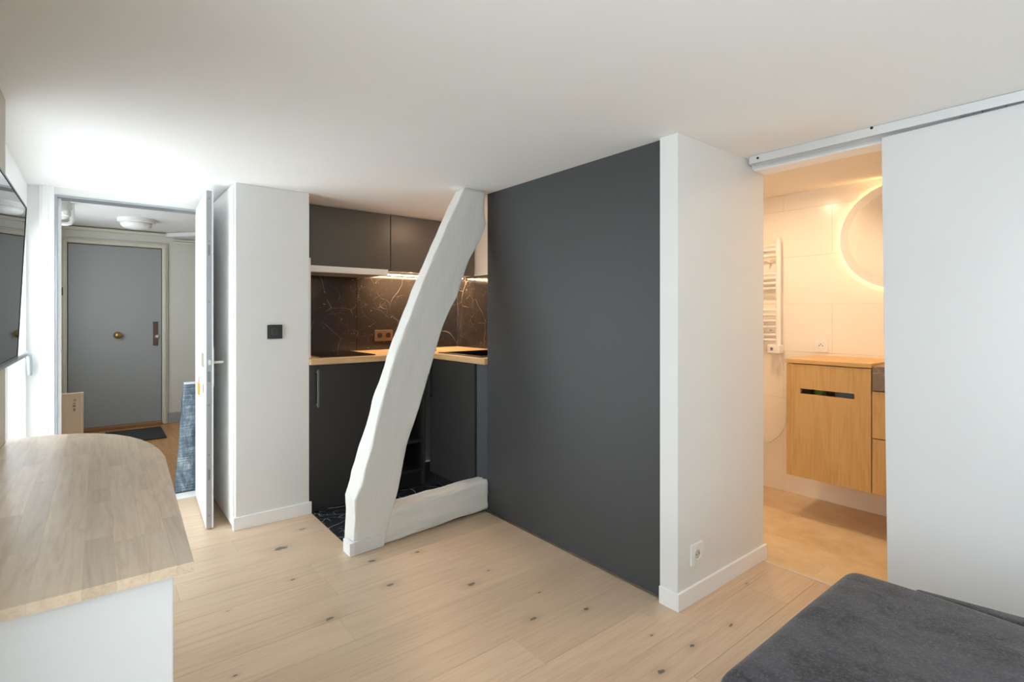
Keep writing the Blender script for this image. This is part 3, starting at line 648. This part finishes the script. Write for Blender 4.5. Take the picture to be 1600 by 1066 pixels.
# socket on white wall
ws = thing('wall_socket', (1.974, 1.229, 0.155), 'white wall socket low on the wall beside the bathroom opening', 'socket')
ob('plate', box(1.930, 2.018, 1.2195, 1.2288, 0.154, 0.242, .002, 2), 'plastic_white', ws)
ob('ring', disc((1.974, 1.2195, 0.198), (0, -1, 0), [(0.029, 0), (0.029, .0035), (0.022, .0035), (0.021, .0005), (0, .0005)], 32), 'plastic_white', ws, smooth=True)
ob('well', disc((1.974, 1.2188, 0.198), (0, -1, 0), [(0.019, 0), (0.019, .0005), (0, .0005)], 28), 'ivory', ws)
for dx in (-.0095, .0095): ob('pin_hole', disc((1.974+dx, 1.2182, 0.198), (0, -1, 0), [(0.003, 0), (0.003, .0004), (0, .0004)], 12), 'black_matte', ws)
ob('earth_pin', tube([(1.974, 1.219, .209), (1.974, 1.212, .209)], .0025, 8), 'chrome', ws)

# ================================================================== BATHROOM
va = thing('vanity', (3.46, 1.0, 0.245), 'wall-hung oak bathroom vanity with slot handle', 'vanity')
VX = 3.25
b = bmnew(); bm_box(b, 3.275, 3.684, 1.392, 1.414, .248, .918); bm_box(b, 3.275, 3.684, 0.35, 1.392, .248, .268); bm_box(b, 3.60, 3.684, .35, .971, .268, .80); bm_box(b, 3.60, 3.684, .971, 1.392, .268, .918); bm_box(b, 3.275, 3.60, .962, .980, .268, .80)
ob('carcass', b, 'vanity_oak', va)
# door with an open slot: rails around the slot
y0_, y1_, zs0, zs1, ys0, ys1 = 0.975, 1.4135, .742, .772, 1.054, 1.336
b = bmnew(); bm_box(b, VX, VX+.022, y0_, y1_, .247, zs0); bm_box(b, VX, VX+.022, y0_, y1_, zs1, .914); bm_box(b, VX, VX+.022, y0_, ys0, zs0, zs1); bm_box(b, VX, VX+.022, ys1, y1_, zs0, zs1)
ob('door', b, 'vanity_oak', va)
for z0, z1 in ((.247, .540), (.545, .795)): ob('drawer', box(VX, VX+.022, 0.37, .970, z0, z1, .001, 1), 'vanity_oak', va)
ob('top', box(VX-.004, 3.684, .972, 1.420, .919, .943, .002, 1), 'vanity_top_oak', va)
ob('inner_shelf', box(3.34, 3.59, .985, 1.385, .60, .615), 'vanity_oak', va)
ob('folded_towel', rbox(3.36, 3.56, 1.0, 1.20, .6155, .82, .03, .05), 'hall_grey', None, 'grey thing glimpsed through the vanity slot', 'towel', smooth='all')
ob('bottle', disc((3.38, 1.275, .6155), (0, 0, 1), [(0.03, 0), (0.032, .01), (0.032, .15), (0.012, .18), (0.012, .21), (0, .21)], 20), 'green_thing', None, 'green thing glimpsed through the vanity slot', 'bottle', smooth=True)
bs = thing('basin', (3.45, .66, .80), 'brown stone wash basin at the end of the oak vanity', 'basin')
b = bmnew(); bm_box(b, VX-.006, 3.30, .36, .968, .801, .930, .002, 1); bm_box(b, 3.62, 3.684, .36, .968, .801, .930, .002, 1); bm_box(b, 3.30, 3.62, .36, .42, .801, .93); bm_box(b, 3.30, 3.62, .91, .968, .801, .93); bm_box(b, 3.30, 3.62, .42, .91, .801, .83)
ob('bowl', b, 'stone_brown', bs)
ob('drain', disc((3.46, .66, .8302), (0, 0, 1), [(0.025, 0), (0.025, .002), (0, .002)], 20), 'chrome', bs)
# mirror
mi = thing('round_mirror', (3.66, .949, 1.36), 'round backlit mirror glowing on the bathroom wall', 'mirror')
c = (3.684, .949, 1.675); R = .315
ob('backing', disc(c, (-1, 0, 0), [(R-.05, 0), (R-.05, .022), (0, .022)], 64), 'plastic_white', mi, smooth=True)
ob('rim', disc(c, (-1, 0, 0), [(R-.035, .020), (R, .020), (R, .034), (R-.035, .034)], 64), 'bath_paint', mi, smooth=True)
ob('glow_band', disc(c, (-1, 0, 0), [(R-.049, .003), (R-.030, .003), (R-.030, .018), (R-.049, .018)], 64), 'ring_light', mi, smooth=True)
ob('glass', disc(c, (-1, 0, 0), [(R-.047, .024), (R-.047, .035), (0, .035)], 64), 'mirror_glass', mi, smooth=True)
# towel radiator
tr_ = thing('towel_radiator', (3.65, 1.87, .96), 'white ladder towel radiator at the left of the bathroom wall', 'radiator')
for y in (1.635, 2.12): ob('upright', tube([(3.635, y, .99), (3.635, y, 1.735)], .017, 12), 'plastic_white', tr_, smooth=True)
for z in (1.685, 1.655, 1.615, 1.49, 1.46, 1.425, 1.39, 1.24, 1.205, 1.165, 1.125, 1.07, 1.035): ob('rung', tube([(3.63, 1.637, z), (3.63, 2.118, z)], .010, 10), 'plastic_white', tr_, smooth=True)
for y in (1.70, 2.05):
    for z in (1.58, 1.10): ob('bracket', tube([(3.63, y, z), (3.684, y, z)], .008, 8), 'plastic_white', tr_)
ctl = ob('control_box', box(3.60, 3.665, 1.612, 1.695, .945, 1.003, .006, 2), 'plastic_white', tr_)
ob('display', box(3.599, 3.6005, 1.655, 1.672, .965, .985), 'grey_plastic', ctl)
q = [(3.64, 1.64, .945), (3.66, 1.62, .86), (3.665, 1.60, .72), (3.665, 1.592, .58), (3.665, 1.60, .46), (3.665, 1.64, .38), (3.665, 1.70, .325), (3.665, 1.78, .30), (3.665, 1.88, .31), (3.67, 1.98, .36)]
ob('power_cable', tube(q, .0045, 8), 'plastic_white', None, 'thin white cable looping down from the towel radiator', 'cable', smooth='all')
bs2 = thing('wall_socket', (3.68, 1.383, .965), 'white wall socket above the oak vanity', 'socket')
ob('plate', box(3.676, 3.6848, 1.342, 1.424, .966, 1.048, .002, 2), 'plastic_white', bs2)
ob('ring', disc((3.676, 1.383, 1.007), (-1, 0, 0), [(0.029, 0), (0.029, .003), (0.022, .003), (0.021, .0005), (0, .0005)], 32), 'plastic_white', bs2, smooth=True)
for dy, dz in ((-.0095, 0), (.0095, 0), (0, .010)): ob('pin_hole', disc((3.6755, 1.383+dy, 1.007+dz), (-1, 0, 0), [(0.0035, 0), (0.0035, .0006), (0, .0006)], 12), 'black_matte', bs2)
# recessed ceiling spots of the bathroom (their own light)
for i, (x, y, lab) in enumerate(((3.05, 1.55, 'recessed warm ceiling spot near the bathroom radiator'), (3.05, .55, 'recessed warm ceiling spot behind the sliding door'))):
    sp = thing('ceiling_spot', (x, y, 2.03), lab, 'lamp', 'bathroom ceiling spots')
    ob('ring', disc((x, y, 2.03), (0, 0, -1), [(0.045, 0), (0.045, .006), (0.032, .006), (0.032, .001)], 28), 'chrome', sp, smooth=True)
    ob('bulb', disc((x, y, 2.029), (0, 0, -1), [(0.030, 0), (0.030, .002), (0, .002)], 24), 'spot_warm', sp)

# ================================================================== SIDEBOARD AND TV
sb = thing('sideboard', (-0.08, 1.8, 0), 'white sideboard with rounded oak top under the television', 'sideboard')
ZT2 = .765; TT = .018
outline = [(-0.249, 1.07), (0.133, 1.07), (0.163, 1.92)]
for a in range(0, 91, 10):
    ra = math.radians(a); outline.append((-0.249+0.412*math.cos(ra)**0.72 if a < 90 else -0.249, 1.92+0.625*math.sin(ra)**1.0))
outline = outline[:3]+outline[4:]
def clip(poly, xa, xb, ya, yb):
    for ax, val, sg in ((0, xa, 1), (0, xb, -1), (1, ya, 1), (1, yb, -1)):
        out = []
        for i, p in enumerate(poly):
            q = poly[(i+1) % len(poly)]; ip_, iq = sg*(p[ax]-val) >= 0, sg*(q[ax]-val) >= 0
            if ip_: out.append(p)
            if ip_ != iq:
                t_ = (val-p[ax])/(q[ax]-p[ax]); out.append((p[0]+(q[0]-p[0])*t_, p[1]+(q[1]-p[1])*t_))
        poly = out
        if not poly: return []
    return poly
top = ob('worktop', prism([(x*0.985-.002, 1.075+(y-1.07)*.99) for x, y in outline], ZT2-TT+.001, ZT2-.0006), 'stave_oak', sb)
sxs = [-0.25, -0.215, -0.172, -0.128, -0.085, -0.02, 0.024, 0.068, 0.108, 0.17]
for i, (xa, xb) in enumerate(zip(sxs, sxs[1:])):
    y = 1.05; first = True
    while y < 2.56:
        L = random.uniform(.22, .55); y2 = y+(L*.6 if first else L); first = False
        if xa == -0.02:
            y2 = {1.05: 1.30, 1.30: 1.545, 1.545: 1.665, 1.665: 2.05}.get(round(y, 3), y2)
        pl = clip(outline, xa+.0001, xb-.0001, y+.0001, y2-.0001)
        if len(pl) >= 3:
            ar = abs(sum(p[0]*q[1]-q[0]*p[1] for p, q in zip(pl, pl[1:]+pl[:1])))/2
            cl = [pl[0]]
            for p_ in pl[1:]:
                if math.hypot(p_[0]-cl[-1][0], p_[1]-cl[-1][1]) > 1e-5: cl.append(p_)
            if ar > 2e-5 and len(cl) >= 3: ob('stave', prism(cl, ZT2-TT, ZT2), 'stave_oak', top)
        y = y2
ob('end_panel', box(-0.249, 0.104, 1.088, 1.106, 0.002, ZT2-TT-.0005, .001, 1), 'panel_white', sb)
ob('body', box(-0.249, 0.092, 1.1065, 1.95, 0.06, ZT2-TT-.0005), 'panel_white', sb); ob('plinth', box(-0.249, 0.06, 1.1065, 1.95, 0.002, 0.06), 'panel_white', sb)
for ya, yb in ((1.108, 1.527), (1.530, 1.949)): ob('door', box(0.0925, 0.1035, ya, yb, .062, ZT2-TT-.003, .001, 1), 'panel_white', sb)
tv = thing('television', (-0.21, 1.96, 1.05), 'black flat television tilted on the left wall', 'television')
yF, yN = 2.43, 1.50
tb, tt = (-0.2135, 1.056), (-0.1905, 1.572)
def tvbox(y0, y1, s0, s1, d0, d1):
    """s along screen height 0..1, d depth behind the screen"""
    ux, uz = tt[0]-tb[0], tt[1]-tb[1]; L = math.hypot(ux, uz); nx, nz = uz/L, -ux/L
    secs = []
    for y in (y0, y1): secs.append([(tb[0]+ux*s+nx*-dd, y, tb[1]+uz*s+nz*-dd) for s, dd in ((s0, d0), (s1, d0), (s1, d1), (s0, d1))])
    return loft(secs)
ob('screen', tvbox(yN+.006, yF-.006, .020, .988, 0.0005, .006), 'tv_screen', tv)
b = bmnew()
for a in ((yN, yF, 0, .018), (yN, yF, .989, 1.0), (yN, yN+.0055, .018, .989), (yF-.0055, yF, .018, .989)):
    bb_ = tvbox(a[0], a[1], a[2], a[3], -.001, .012); me = bpy.data.meshes.new('t'); bb_.to_mesh(me); b.from_mesh(me); bpy.data.meshes.remove(me); bb_.free()
ob('bezel', b, 'bezel', tv); ob('chin', tvbox(yN, yF, -.016, -.0005, -.001, .016), 'grey_plastic', tv); ob('back_case', tvbox(yN+.006, yF-.006, .02, .98, .0065, .020), 'bezel', tv)
ob('wall_mount', box(-0.2495, -0.226, 1.8, 2.12, 1.25, 1.40), 'black_matte', tv)

# ================================================================== SOFA
so_ = thing('sofa', (1.2, 0.1, 0), 'dark grey velvet sofa in the foreground', 'sofa')
def puff(x0, x1, y0, y1, zt):
    def f(p):
        a = min(1, max(0, (p.x-x0)/(x1-x0))); b_ = min(1, max(0, (p.y-y0)/(y1-y0)))
        e = (1-(2*a-1)**4)*(1-(2*b_-1)**4)
        return p+Vector((0, 0, (0.018*e+noise.noise(p*4)*.004) if p.z > zt-.1 else 0))
    return f
ob('cushion', rbox(1.045, 1.835, -0.45, 0.618, .20, .425, .055, .05, puff(1.045, 1.835, -.45, .618, .425)), 'velvet', so_, smooth='all')
ob('cushion', rbox(0.25, 1.038, -0.45, 0.612, .20, .398, .055, .05, puff(.25, 1.038, -.45, .612, .398)), 'velvet', so_, smooth='all')
ob('base', rbox(0.27, 1.86, -0.50, 0.56, .05, .205, .02, .08), 'velvet', so_, smooth='all')
def flare(p): return Vector((p.x+(0.075*max(0, 0.45-p.y) if p.x > 1.86 else 0), p.y, p.z+(0.05*min(0.4, 0.45-p.y)+0.004 if p.z > 0.3 else 0)))
ob('back_frame', rbox(1.843, 1.875, -0.6, 0.45, .05, .400, .012, .08, flare), 'velvet', so_, smooth='all')
for x in (.35, 1.78):
    for y in (-.42, .48): ob('foot', tube([(x, y, .001), (x, y, .055)], [.018, .022], 12), 'black_matte', so_)
